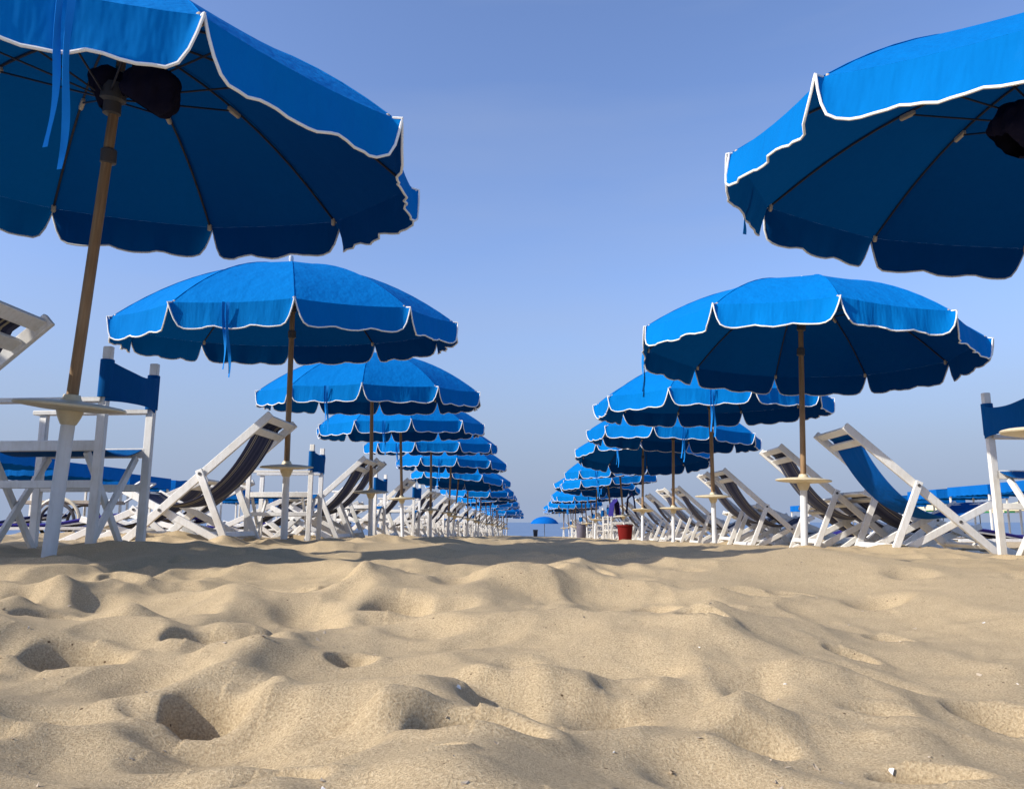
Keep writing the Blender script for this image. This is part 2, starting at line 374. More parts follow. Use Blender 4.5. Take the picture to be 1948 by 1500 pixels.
def ground(x, y):
    x, y = np.asarray(x, float), np.asarray(y, float)
    d = np.hypot(x, y)
    far = sstep(8, 30, d)
    wx, wy = x + 0.085 * fbm(x * 2.0, y * 2.0, 31, 2, 0.4), y + 0.085 * fbm(x * 2.0 + 40, y * 2.0, 47, 2, 0.4)
    left = 0.66 + 0.38 * sstep(0.5, -0.6, x / np.maximum(d, 0.3) * 2)        # the sand left of the walk is more trampled
    patch = sstep(-0.20, 0.6, fbm(x * 0.9 + 5, y * 0.9, 77, 2))
    z = plane_z(x, y)
    z = z + 0.050 * fbm(x * 1.05, y * 1.05, 3, 2) * (1 - 0.5 * far) * sstep(0.1, 1.2, d)
    z = z + 0.160 * (1 - 0.5 * sstep(1.2, 3.0, d)) * (bowls(wx / 0.52, wy / 0.52, 11, 14.0) - 0.18) * left * (1 - 0.3 * far)
    z = z + 0.088 * (1 - 0.30 * sstep(1.2, 3.0, d)) * (bowls(wx / 0.235 + 3.7, wy / 0.235, 23, 14.0) - 0.19) * left * (0.12 + 0.95 * patch) * (1 - 0.6 * far) * (0.55 + 0.45 * sstep(0.4, 1.4, d))
    z = z + 0.040 * (bowls(wx / 0.125 + 9.1, wy / 0.125 - 2.3, 91, 20.0) - 0.2) * sstep(0.8, 1.8, d) * sstep(0.0, 0.9, fbm(x * 1.7 - 3, y * 1.7 + 8, 58, 2)) * left * (1 - 0.8 * far)
    z = z + 0.0034 * fbm(wx * 11, wy * 11, 61, 3, 0.5) * (0.25 + 1.0 * patch)
    x, y, z = np.atleast_1d(x), np.atleast_1d(y), np.atleast_1d(z); wx, wy = np.atleast_1d(wx), np.atleast_1d(wy)
    near = np.nonzero((np.abs(y) < 7) & (np.abs(x) < 6))[0]
    if len(near):
        xn, yn = x[near], y[near]; jxn, jyn = xn + (wx[near] - xn) * 0.5, yn + (wy[near] - yn) * 0.5; dz = np.zeros(len(near))
        od = np.argsort(jyn); sy = jyn[od]
        for i, (hx, hy, a, b, t, dep) in enumerate(HOLES):
            i0, i1 = np.searchsorted(sy, hy - 1.7 * a - 0.06), np.searchsorted(sy, hy + 1.7 * a + 0.06); k = od[i0:i1]
            k = k[np.abs(jxn[k] - hx) < 1.7 * a + 0.06]
            if not len(k): continue
            w_ = 0.35 if i < NAMED else 1.0
            jx, jy = xn[k] + (jxn[k] - xn[k]) * w_ - hx, yn[k] + (jyn[k] - yn[k]) * w_ - hy
            u, v = (jx * math.cos(t) + jy * math.sin(t)) / a, (-jx * math.sin(t) + jy * math.cos(t)) / b
            r = np.sqrt(u * u + v * v)
            dz[k] += -(2.2 if i < NAMED else 0.95) * dep * (1 - sstep(0.25, 1.10, r)) + dep * 0.16 * np.exp(-((r - 1.25) / 0.3) ** 2) * (0.4 + 0.6 * (jx > 0))
        for mx_, my_ in MOUNDS:
            r2 = ((xn - mx_) ** 2 + (yn - my_) ** 2) / 0.008; dz += 0.022 * np.exp(-r2) - 0.012 * np.exp(-(np.sqrt(r2) - 1.9) ** 2 * 3)
        z[near] += dz
    return z
def gz(x, y): return float(ground(np.array([x]), np.array([y]))[0])

ys = [-6, -4, -2.5, -1.5, -0.9, -0.5, -0.2, 0.0, 0.1, 0.18]
y = 0.22
while y < 6: ys.append(y); y *= 1.0058
while y < 40: ys.append(y); y *= 1.013
while y < 128: ys.append(y); y *= 1.03
ys = np.array(ys); NC = 901
sp = np.linspace(-1, 1, NC); sp = 0.72 * sp + 0.28 * sp ** 3
Wd = 0.85 + 0.95 * np.abs(ys) + np.maximum(ys - 10, 0) * 2.5
GX, GY = sp[None, :] * Wd[:, None], np.repeat(ys[:, None], NC, 1)
GZ = ground(GX.ravel(), GY.ravel())
nr = len(ys)
me = bpy.data.meshes.new('sand')
me.vertices.add(nr * NC)
me.vertices.foreach_set('co', np.stack([GX.ravel(), GY.ravel(), GZ], -1).astype(np.float32).ravel())
I = np.arange(nr * NC).reshape(nr, NC)
quads = np.stack([I[:-1, :-1], I[:-1, 1:], I[1:, 1:], I[1:, :-1]], -1).reshape(-1, 4)
me.loops.add(quads.size); me.loops.foreach_set('vertex_index', quads.ravel().astype(np.int32))
me.polygons.add(len(quads)); me.polygons.foreach_set('loop_start', np.arange(0, quads.size, 4, dtype=np.int32))
me.polygons.foreach_set('use_smooth', np.ones(len(quads), bool))
me.update(calc_edges=True); me.materials.append(M['sand'])
sand = bpy.data.objects.new('sand', me); col.objects.link(sand); tag(sand, kind='structure')
# the sea beyond the beach
b = MB(); b.add([(-15000, 60, 0), (15000, 60, 0), (15000, 25000, 0), (-15000, 25000, 0)], [(0, 1, 2, 3)])
tag(b.build('sea', M['sea']), kind='structure')
# twigs, shell bits and grit lying about
b = MB(); rr = random.Random(5)
for _ in range(260):
    y = 0.34 * (14 ** rr.random()); x = (rr.random() * 2 - 1) * 0.75 * y; s = rr.uniform(0.0012, 0.0040) * (0.7 + 0.3 * y)
    z = gz(x, y); b.mi = 0 if rr.random() < 0.90 else 1
    vs = [Vector((rr.gauss(0, 1), rr.gauss(0, 1), rr.gauss(0, 0.6))).normalized() * s * rr.uniform(0.7, 1.5) for _ in range(6)]
    b.add([Vector((x, y, z + s * 0.3)) + v for v in vs], [(0, 1, 2), (0, 2, 3), (0, 3, 4), (0, 4, 1), (5, 2, 1), (5, 3, 2), (5, 4, 3), (5, 1, 4)])
tag(b.build('sand_debris', [M['worn_wood'], M['piping']]), 'tiny bits of shell and twig strewn over the sand', 'beach debris', kind='stuff')

# ------------------------------------------------------------------ beach umbrella with ten panels
NP, UR, URIM, URISE, UD = 10, 1.25, 1.66, 0.47, 0.165
def rim(a, r, lift=0.0):
    """canopy surface at angle a (0 faces the camera) and relative radius r"""
    return Vector((math.sin(a) * r * UR, -math.cos(a) * r * UR, URIM + URISE * (1 - r ** 2.05) + lift))
def panel_pt(j, u, r):
    a0, a1 = j * 2 * math.pi / NP, (j + 1) * 2 * math.pi / NP
    p = rim(a0, r).lerp(rim(a1, r), u)
    sag = 4 * u * (1 - u)
    p.z -= 0.012 * sag * r * r
    k = 1 - 0.010 * sag * r
    return Vector((p.x * k, p.y * k, p.z))
def flap_depth(u):
    e = min(u, 1 - u)
    corner = 1 - max(0.0, 1 - e / 0.11) ** 2.6
    lobes = abs(math.sin(3 * math.pi * u)) ** 0.7
    return UD * corner * (0.84 + 0.16 * lobes) + 0.004
def canopy_mesh(b, nu=8, nr=9):
    for j in range(NP if nu > 4 else 0):
        a = j * 2 * math.pi / NP; k0 = len(b.f); b.sweep([rim(a, max(0.02, i / 12), 0.0015) for i in range(13)], 0.0026, 6); b.f[k0:] = [f[::-1] for f in b.f[k0:]]   # outer face like the panels'
    for j in range(NP):
        rows = [[panel_pt(j, k / nu, max(0.012, i / nr)) for k in range(nu + 1)] for i in range(nr + 1)]
        b.grid(rows)
def flap_rows(j, nu=26, nv=5, seed=0):
    rr = random.Random(seed * 31 + j); ph = [rr.uniform(0, 6.28) for _ in range(4)]; am = rr.uniform(0.6, 1.4)
    us = [0.5 - 0.5 * math.cos(math.pi * k / nu) * (0.75 + 0.25 * abs(math.cos(math.pi * k / nu))) for k in range(nu + 1)]
    rows = []
    for i in range(nv + 1):
        v = i / nv; row = []
        for u in us:
            t = panel_pt(j, u, 1.0); out = Vector((t.x, t.y, 0)).normalized()
            side = (panel_pt(j, 1, 1.0) - panel_pt(j, 0, 1.0)).normalized()
            dd = flap_depth(u) * v
            wob = am * (0.010 * math.sin(2 * math.pi * 2.3 * u + ph[0]) + 0.006 * math.sin(2 * math.pi * 5.7 * u + ph[1]) + 0.004 * math.sin(2 * math.pi * 9 * u + ph[2] + 3 * v)) * v
            curl = 0.030 * v * v * (1 if abs(u - 0.5) < 0.42 else 1.5)
            p = t + Vector((0, 0, -dd)) + out * (0.012 * v + wob + curl * 0.4) + side * (0.012 * v * (0.5 - u) * 0 + 0.004 * math.sin(7 * u + ph[3]) * v)
            row.append(p)
        rows.append(row)
    return rows
def make_umbrella():
    root = empty('beach_umbrella', 'blue beach umbrella', 'umbrella')
    b = MB()                                                    # the pole's origin sits at the hub so that it can lean
    b.sweep([(0, 0, 0.43), (0, 0, 0.0), (0, 0, -0.62), (0, 0, -1.16), (0, 0, -1.95)], [0.018, 0.0195, 0.021, 0.022, 0.022], 16)
    b.build('pole', M['pole_wood'], root, loc=(0, 0, URIM))
    b = MB(); b.lathe([(0.004, 0.10), (0.016, 0.095), (0.019, 0.07), (0.016, 0.05), (0.022, 0.04), (0.024, 0.0)], 16, (0, 0, URIM + URISE - 0.01))
    b.build('finial', M['chrome'], root)
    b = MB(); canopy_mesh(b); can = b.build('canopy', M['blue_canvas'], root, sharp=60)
    b = MB()
    b.lathe([(0.024, 0.05), (0.045, 0.045), (0.05, 0.02), (0.05, -0.02), (0.034, -0.03), (0.034, -0.075), (0.026, -0.08)], 20, (0, 0, URIM + 0.19))
    b.build('runner', M['dark_metal'], root)
    b = MB(); b.lathe([(0.0245, 0.03), (0.03, 0.026), (0.03, -0.026), (0.0245, -0.03)], 18, (0, 0, URIM - 0.06)); b.build('ferrule', M['dark_metal'], root)
    b = MB(); b.lathe([(0.022, 0.03), (0.055, 0.028), (0.06, 0.0), (0.04, -0.02), (0.022, -0.025)], 20, (0, 0, URIM + URISE - 0.05)); b.build('crown_hub', M['dark_metal'], root)
    for j in range(NP):
        rows = flap_rows(j)
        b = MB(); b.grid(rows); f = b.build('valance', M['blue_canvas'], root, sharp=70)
        edge = [rows[i][0] for i in range(2)] + rows[-1] + [rows[i][-1] for i in (1, 0)]
        b = MB(); b.sweep(edge, 0.0050, 6); b.build('piping', M['piping'], f)
        a = j * 2 * math.pi / NP; u = Vector((math.sin(a), -math.cos(a), 0))
        pts = [rim(a, max(0.04, i / 12), -0.012) for i in range(13)]; pts[-1] = rim(a, 0.995, -0.006)
        b = MB(); b.sweep(pts, [0.0055] * 13, 8)
        rb = b.build('rib', M['rib_metal'], root)
        mid = rim(a, 0.47, -0.02)
        b = MB(); b.tube(u * 0.045 + Vector((0, 0, URIM + 0.19)), mid, 0.0042, n=8); b.build('strut', M['rib_metal'], rb)
        tg = (pts[6] - pts[5]).normalized()
        b = MB(); b.bar(mid - tg * 0.035 + Vector((0, 0, -0.006)), mid + tg * 0.035 + Vector((0, 0, -0.004)), 0.018, 0.026, side=u.cross(Vector((0, 0, 1))), bev=0.3); b.build('clip', M['clip'], rb)
        tp = rim(a, 0.985, -0.012)
        b = MB(); b.bar(tp + Vector((0, 0, 0.012)), tp + Vector((0, 0, -0.026)) + u * 0.004, 0.022, 0.016, side=u.cross(Vector((0, 0, 1))), bev=0.3); b.build('end_cap', M['clip'], rb)
    m = panel_pt(-1, 0.53, 1.0); out = Vector((m.x, m.y, 0)).normalized(); side = out.cross(Vector((0, 0, 1)))
    for k, (off, ln, ph) in enumerate(((0.0, 0.47, 0.0), (0.024, 0.42, 0.9))):
        pts = []
        for i in range(19):
            t = i / 18; c = m + out * (0.024 + 0.012 * math.sin(5 * t + ph)) + side * (off + off * 0.2 * t + 0.008 * t * math.sin(6.5 * t + ph)) + Vector((0, 0, 0.0 - ln * t))
            tw = 0.9 * math.sin(4.3 * t + ph); w = 0.0095
            ax = side * math.cos(tw) + out * math.sin(tw); pts.append((c - ax * w, c + ax * w))
        b = MB(); b.grid([list(p) for p in pts], 0.0012); b.build('tie_strap', M['strap'], root, sharp=80)
    return root
def make_far_umbrella(parts=True):
    """the same umbrella with fewer faces, for the ones that show as a few pixels"""
    root = empty('beach_umbrella', 'blue beach umbrella', 'umbrella')
    b = MB(); b.tube((0, 0, 0.43), (0, 0, -1.95), 0.021, 0.0235, 8); b.build('pole', M['pole_wood'], root, loc=(0, 0, URIM))
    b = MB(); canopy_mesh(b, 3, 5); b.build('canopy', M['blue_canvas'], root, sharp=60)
    b = MB(); e = MB()
    for j in range(NP):
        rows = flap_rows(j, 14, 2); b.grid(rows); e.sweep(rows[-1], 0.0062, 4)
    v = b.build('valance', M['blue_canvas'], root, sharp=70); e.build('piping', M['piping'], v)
    b = MB()
    for j in range(NP):
        a = j * 2 * math.pi / NP; b.sweep([rim(a, t, -0.012) for t in (0.05, 0.5, 0.99)], 0.006, 4)
    b.build('frame', M['rib_metal'], root)
    b = MB()
    m = panel_pt(-1, 0.53, 1.0); out = Vector((m.x, m.y, 0)).normalized(); sd = out.cross(Vector((0, 0, 1)))
    b.grid([[m + out * 0.03 - sd * 0.018 + Vector((0, 0, z)), m + out * 0.03 + sd * 0.018 + Vector((0, 0, z))] for z in (0.02, -0.15, -0.40)], 0.002)
    b.build('tie_strap', M['strap'], root)
    return root
def make_table():
    root = empty('round_table', 'round table', 'table')
    b = MB(); b.sweep([(0, 0, -0.18), (0, 0, 0.0), (0, 0, 0.545)], [0.0265, 0.0265, 0.026], 20); b.build('post', M['post_paint'], root)
    b = MB(); b.lathe([(0.0245, 0.632), (0.030, 0.631), (0.034, 0.618), (0.040, 0.608), (0.12, 0.602), (0.185, 0.594), (0.200, 0.589), (0.203, 0.584), (0.2, 0.579), (0.18, 0.575), (0.10, 0.567), (0.03, 0.566)], 48)
    b.build('table_top', M['cream_plastic'], root)
    b = MB(); b.lathe([(0.026, 0.572), (0.050, 0.570), (0.048, 0.558), (0.042, 0.540), (0.034, 0.522), (0.029, 0.512), (0.0265, 0.511)], 24); b.build('collar', M['cream_plastic'], root)
    return root
UMB, UMB_FAR, TBL = make_umbrella(), make_far_umbrella(), make_table()

ORD = ['', 'nearest', 'second', 'third', 'fourth', 'fifth', 'sixth', 'seventh', 'eighth', 'ninth', 'tenth', 'eleventh', 'twelfth', 'thirteenth', 'fourteenth',
       'fifteenth', 'sixteenth', 'seventeenth', 'eighteenth', 'nineteenth', 'twentieth', 'twenty-first']
TABLE_DROP = {(1, 2): 0.11, (1, 4): 0.05, (-1, 2): 0.045, (-1, 1): 0.0, (1, 1): 0.065, (1, 3): 0.02}
def place_umbrella(side, n, cx, cy, cz, rr_, tx, ty, rot, base=None, hubdx=0.0):
    """canopy centre (height above the eye), radius, the two tilts and the turn, as measured in the photograph"""
    src = UMB if n <= 7 else UMB_FAR
    u = copy_tree(src)
    nrm = Vector((-tx, -ty, 1)).normalized(); s = rr_ / UR
    q = Vector((0, 0, 1)).rotation_difference(nrm) @ Quaternion((0, 0, 1), rot)
    hub = Vector((cx, cy, EYE + cz))
    u.rotation_mode = 'QUATERNION'; u.rotation_quaternion = q; u.scale = (s, s, s)
    u.location = hub - nrm * URIM * s
    if base is None:
        foot = hub - nrm * (hub.z - gz(cx, cy)) / nrm.z
    else: foot = Vector((base[0], base[1], 0))
    foot.z = gz(foot.x, foot.y)
    hubp = hub + Vector((hubdx, 0, 0)); ax = (hubp - foot).normalized()
    for ch in u.children:
        if hubdx and ch.name.split('.')[0] in ('runner', 'ferrule'): ch.location = (q.inverted() @ Vector((hubdx, 0, 0))) / s
        if ch.name.split('.')[0] == 'pole':
            ch.rotation_mode = 'QUATERNION'; ch.rotation_quaternion = Vector((0, 0, 1)).rotation_difference(q.inverted() @ ax)
            ch.location = Vector((0, 0, URIM)) + (q.inverted() @ Vector((hubdx, 0, 0))) / s
    where = 'left' if side < 0 else 'right'
    lab = {(-1, 1): 'big blue umbrella at top left with a black bag under its hub', (1, 1): 'big blue umbrella cut off by the right edge of the photo',
           (-1, 2): 'blue umbrella second from the camera in the left row, its front corner over the pole'}.get((side, n),
           'blue scalloped umbrella, %s from the camera in the %s row' % (ORD[n], where))
    tag(u, lab, 'umbrella', 'blue beach umbrellas in two rows')
    t = copy_tree(TBL); t.rotation_mode = 'QUATERNION'; t.rotation_quaternion = Vector((0, 0, 1)).rotation_difference(ax); t.location = foot
    t.location = foot - ax * TABLE_DROP.get((side, n), rnd.uniform(-0.01, 0.05))
    tag(t, 'cream round table on the white post of the %s umbrella in the %s row' % (ORD[n], where), 'table', 'round tables on the umbrella posts')
    return u, foot, ax
LFIT = {1: (-1.754, 3.005, 1.548, 1.291, -0.039, 0.096, 0.695 - 2 * math.pi / 10 * 0, (-1.885, 3.10)), 2: (-1.878, 6.01, 1.520, 1.273, 0.023, 0.106, 0.305, (-1.90, 6.12)),
        3: (-1.84, 9.0, 1.47, 1.26, 0.0, 0.08, 0.12, None), 4: (-2.0, 12.0, 1.46, 1.26, 0.02, 0.05, 0.28, (-1.93, 12.0)), 5: (-1.90, 15.0, 1.46, 1.24, 0.0, 0.06, -0.1, None), 6: (-1.82, 18.0, 1.35, 1.25, -0.03, 0.0, 0.2, None)}
RFIT = {1: (2.103, 3.043, 1.407, 1.251, -0.125, 0.114, -1.106 - 2 * math.pi / 10, (2.02, 3.10)), 2: (2.105, 6.044, 1.364, 1.245, -0.080, -0.011, -0.143 - 2 * math.pi / 10 * 2, (2.045, 6.05)),
        3: (2.06, 9.0, 1.37, 1.30, 0.0, 0.03, 0.1, None), 4: (2.17, 12.0, 1.32, 1.27, -0.06, 0.02, 0.25, (2.12, 12.0)), 5: (2.13, 15.0, 1.28, 1.27, -0.05, -0.12, -0.2, None)}
FEET = {}; LAST = {-1: 21, 1: 17}
for side, fit, X in ((-1, LFIT, -1.87), (1, RFIT, 2.04)):
    for n in range(1, LAST[side] + 1):
        if n in fit:
            a = fit[n]; u, foot, ax = place_umbrella(side, n, *a[:7], base=a[7], hubdx=0.022 if (side, n) == (-1, 1) else 0.0)
        else:
            cx, cy = X + rnd.uniform(-0.05, 0.05), 3.0 * n + rnd.uniform(-0.1, 0.1)
            cz = float(plane_z(np.array(cx), np.array(cy))) - EYE + rnd.uniform(1.55, 1.72)
            u, foot, ax = place_umbrella(side, n, cx, cy, cz, rnd.uniform(1.22, 1.27), rnd.uniform(-0.10, 0.09), rnd.uniform(-0.10, 0.13), rnd.uniform(-0.35, 0.35))
        FEET[(side, n)] = (u, foot, ax)

# the near right umbrella has only a short end of ribbon showing
short = [c for c in FEET[(1, 1)][0].children if c.name.startswith('tie_strap')]
bpy.data.objects.remove(short[1]); sm = short[0].data.copy(); short[0].data = sm
co = np.array([v.co[:] for v in sm.vertices]); zt = co[:, 2].max(); sm.vertices.foreach_set('co', np.column_stack([co[:, :2], zt - (zt - co[:, 2]) * 0.52]).ravel())
# an umbrella of the next row, beyond the left edge, whose shade falls over the nearest left table
nu_ = copy_tree(UMB_FAR); nu_.location = (-4.55, 2.2, gz(-4.55, 2.2)); nu_.rotation_euler = (0.04, 0.05, 0.3)
tag(nu_, 'blue umbrella outside the left edge, shading the nearest left table', 'umbrella', 'blue beach umbrellas in two rows')
for key, sh in (((-1, 1), 0.05), ((-1, 2), -0.05)):
    sdir = (panel_pt(-1, 1, 1.0) - panel_pt(-1, 0, 1.0)).normalized()
    for c in FEET[key][0].children:
        if c.name.startswith('tie_strap'): c.location = sdir * sh
# black bags bundled under the two nearest hubs
def make_bag(u, off, label):
    hub = u.matrix_world @ Vector((0, 0, 0)) if False else Vector(u.location) + u.rotation_quaternion @ Vector((0, 0, URIM + 0.12)) * u.scale.x
    root = empty('cover_bag', label, 'bag', 'black bags hanging under the umbrella hubs', hub)
    rr = random.Random(3)
    b = MB(); nu, nv = 48, 30; rows = []
    for i in range(nv + 1):
        t = i / nv; row = []
        for k in range(nu + 1):
            a = 2 * math.pi * k / nu; w = 0.10 + 0.035 * t
            p = abs(math.cos(a)) ** 7 + abs(math.sin(a)) ** 7; w /= p ** (1 / 7)
            f = 1 + 0.06 * math.sin(5 * a + 7 * t) + 0.07 * math.sin(9 * a - 8 * t) + 0.05 * abs(math.sin(7 * a + 3 * t))
            end = math.sin(math.pi * min(1, max(0, (t * 0.94 + 0.03)))) ** 0.22
            row.append(Vector((w * math.cos(a) * f * end, 0.72 * w * math.sin(a) * f * end, 0.08 - 0.24 * t)))
        rows.append(row)
    b.grid(rows); o = b.build('bag', M['black_cloth'], root, sharp=35, loc=off); o.rotation_euler = (0.35, 0.5, 0.4); o.scale = (0.82, 0.82, 0.74)
    b = MB(); b.sweep([(0, 0, 0.02), Vector(off) * 0.5 + Vector((0, 0, 0.06)), Vector(off) + Vector((0, 0, 0.06))], 0.012, 8); b.build('cord', M['black_cloth'], root)
    b = MB(); rows = []
    for i in range(9):
        t = i / 8; row = []
        for k in range(17):
            a = 2 * math.pi * k / 16; w = (0.045 + 0.026 * math.sin(3 * t + 1)) * (1 + 0.16 * math.sin(4 * a + 5 * t))
            row.append(Vector((w * math.cos(a), w * math.sin(a), 0.17 - 0.15 * t)))
        rows.append(row)
    b.grid(rows, 0.006); b.build('wrap', M['black_cloth'], root, sharp=60)
    return root
make_bag(FEET[(-1, 1)][0], (0.235, -0.06, 0.10), 'black bag bundled under the hub of the big umbrella at top left')
make_bag(FEET[(1, 1)][0], (-0.17, -0.10, 0.03), 'black bag under the hub of the umbrella cut off at right')

# ------------------------------------------------------------------ deckchair: head end at x = 0, feet towards -x
def make_deckchair(fab, simple=False, H=0.90):
    root = empty('deckchair', 'deckchair', 'deckchair')
    W = M['white_paint']; T = Vector((0, 0, H)); LX = math.sqrt(1.345 ** 2 - H * H); B = Vector((-LX * 1.03, 0, -0.03)); hw = 0.285; low = H < 0.8
    rail = lambda z: Vector((-LX * (H - z) / H, 0, z))
    prop = rail(H * 0.533)
    foot, piv = (Vector((prop.x + 0.42, 0, -0.02)), rail(0.17)) if low else (Vector((-0.25, 0, -0.02)), Vector((-0.745, 0, 0.23)))
    front = foot + (piv - foot) * (1.25 if low else 1.55)
    Y = lambda p, y: Vector((p.x, y, p.z))
    parts = []
    def put(name, mb, mat=W, par=None, sh=38):
        parts.append((name, mb, mat, sh))
    fr = []
    for s in (-1, 1):
        b = MB(); b.bar(Y(B, s * hw), Y(T, s * hw), 0.026, 0.056); put('back_rail', b)
        b = MB(); b.bar(Y(foot, s * (hw + 0.030)), Y(prop + (prop - foot).normalized() * 0.03, s * (hw + 0.030)), 0.024, 0.048); put('prop_leg', b)
        b = MB(); b.bar(Y(foot, s * (hw - 0.030)), Y(front, s * (hw - 0.030)), 0.024, 0.050); put('seat_rail', b)
    for t in (0.040, 0.160):
        p = T + (B - T).normalized() * t
        b = MB(); b.bar(Y(p, -hw + 0.013), Y(p, hw - 0.013), 0.058, 0.020, side=(B - T)); put('head_crossbar', b)
    p = foot + (prop - foot) * 0.16
    b = MB(); b.bar(Y(p, -hw - 0.018), Y(p, hw + 0.018), 0.040, 0.020, side=(prop - foot)); put('prop_crossbar', b)
    p = front - (front - foot).normalized() * 0.03
    b = MB(); b.bar(Y(p, -hw + 0.042), Y(p, hw - 0.042), 0.042, 0.022, side=(front - foot)); put('seat_crossbar', b)
    p = B + (T - B) * 0.10
    b = MB(); b.bar(Y(p, -hw + 0.013), Y(p, hw - 0.013), 0.040, 0.022, side=(T - B)); put('foot_crossbar', b)
    for q_, yy in ((prop, hw + 0.043), (piv, hw + 0.014)):
        for s in (-1, 1):
            b = MB(); b.tube(Y(q_, s * (yy - 0.004)), Y(q_, s * (yy + 0.004)), 0.011, n=10); put('bolt', b, M['dark_metal'])
    # the sling hangs from the second head crossbar to the seat crossbar
    t0, t1 = T + (B - T).normalized() * 0.145 + Vector((-H, 0, LX)).normalized() * 0.018, front - (front - foot).normalized() * 0.03 + Vector((0, 0, 0.014))
    c1, c2 = (Vector((-0.42, 0, 0.20)), Vector((-0.75, 0, 0.06))) if low else (Vector((-0.30, 0, 0.40)), Vector((-0.62, 0, 0.105))); rows = []
    for i in range(29):
        t = i / 28; p = t0 * (1 - t) ** 3 + c1 * 3 * t * (1 - t) ** 2 + c2 * 3 * t * t * (1 - t) + t1 * t ** 3
        dip = 0.022 * math.sin(math.pi * t); row = []
        for k in range(13):
            v = k / 12 * 2 - 1; w = 0.232 - 0.012 * math.sin(math.pi * t)
            row.append(Vector((p.x - dip * 0.5 * (1 - v * v), v * w, p.z - dip * (1 - v * v) + 0.003 * math.sin(9 * t + 5 * v))))
        rows.append(row)
    # the loop round the upper crossbars
    up = Vector((-H, 0, LX)).normalized(); t2 = T + (B - T).normalized() * 0.030 + up * 0.020; head = []
    for i in range(5):
        t = i / 5; p = t2.lerp(t0 + up * 0.012, t); head.append([Vector((p.x, (k / 12 * 2 - 1) * 0.232, p.z)) for k in range(13)])
    b = MB(); b.grid(head + rows, 0.003); put('sling', b, M[fab], None, 60)
    if simple:
        b = MB()
        for nme, mb, mat, sh in parts:
            if mat is W: b.add(mb.v, mb.f)
        b.build('frame', W, root); parts[-1][1].build('sling', M[fab], root, 60)
    else:
        for nme, mb, mat, sh in parts: mb.build(nme, mat, root, sh)
    return root
DC = {(f, s): make_deckchair(f, s) for f in ('stripe_navy', 'stripe_grey', 'plain_sling') for s in (False, True)}
DC[('stripe_navy', 'low')] = make_deckchair('stripe_navy', False, 0.55); DC[('stripe_grey', 'low')] = make_deckchair('stripe_grey', False, 0.50)
def place_deckchair(side, x, y, fab, label, simple, turn=0.0, back=None):
    o = copy_tree(DC[(fab, simple)])
    z = min(gz(x - side * -0.25 * -1 if False else x + side * 0.25, y), gz(x + side * 0.95, y)) + 0.012
    o.location = (x, y, z); o.rotation_euler = (0, 0, (math.pi if side > 0 else 0) + turn)
    return tag(o, label, 'deckchair', 'deckchairs along the umbrella rows')
# left row: heads towards the walk; 0.58 m wide, y is the chair's middle
LEFT_CH = [(1, -0.24), (2, -0.24), (3, -0.22), (3, 0.48), (4, 0.35), (5, -0.2), (5, 0.6), (6, -0.3), (6, 0.5), (7, -0.2), (7, 0.6), (8, -0.2), (9, -0.3), (9, 0.5)] + \
          [(n, o_) for n in range(10, 21) for o_ in (-0.3, 0.6)]
cnt = {}
for n, o_ in LEFT_CH:
    k = cnt.get(n, 0); cnt[n] = k + 1
    nm = ORD[n]
    lab = {(1, 0): 'striped deckchair cut off by the left edge of the photo', (2, 0): 'navy striped deckchair beside the second umbrella of the left row'}.get((n, k),
          'white striped deckchair %s the %s umbrella of the left row' % ('in front of' if o_ < 0 else 'behind', nm))
    place_deckchair(-1, -1.83 - 0.075 * (n == 1) + rnd.uniform(-0.05, 0.05) * (n > 2), 3.0 * n + o_ - 0.05 * (n == 1), 'stripe_navy', lab, n > 6, rnd.uniform(-0.05, 0.05) * (n > 2))
RIGHT_CH = [(2, -0.12, 'plain_sling'), (2, 1.36, 'stripe_grey'), (3, 0.35, 'stripe_grey'), (3, 1.55, 'stripe_grey'), (4, 0.55, 'stripe_grey'), (4, 1.7, 'stripe_grey')] + \
           [(n, o_, 'stripe_grey') for n in range(5, 17) for o_ in (0.45, 1.65)]
cnt = {}
for n, o_, fab in RIGHT_CH:
    k = cnt.get(n, 0); cnt[n] = k + 1
    lab = {(2, 0): 'deckchair with a plain blue sling at right'}.get((n, k), 'grey striped deckchair %s behind the %s umbrella of the right row' % ('just' if k == 0 and n != 2 else 'further', ORD[n]))
    place_deckchair(1, 2.22 + rnd.uniform(-0.05, 0.05) * (n > 2), 3.0 * n + o_, fab, lab, n > 6, rnd.uniform(-0.05, 0.05) * (n > 2))

for side, k, x, y, a in ((1, 0, 2.75, 6.95, 4), (1, 1, 2.85, 7.75, -3), (1, 2, 3.0, 8.6, 6), (1, 3, 2.8, 10.2, -4), (1, 4, 2.8, 11.3, 5), (1, 5, 2.8, 13.2, 3),
                         (-1, 0, -2.75, 6.9, 5), (-1, 1, -2.9, 7.9, -4), (-1, 2, -2.7, 9.4, 3), (-1, 3, -2.8, 10.3, -6), (-1, 4, -2.7, 12.6, 4), (-1, 5, -2.8, 13.6, -3)):
    place_deckchair(side, x, y, 'stripe_navy' if side < 0 else 'stripe_grey', 'low reclined deckchair, %s from the camera in the line just outside the %s umbrella row' % (ORD[k + 1], 'left' if side < 0 else 'right'), 'low', R(a))

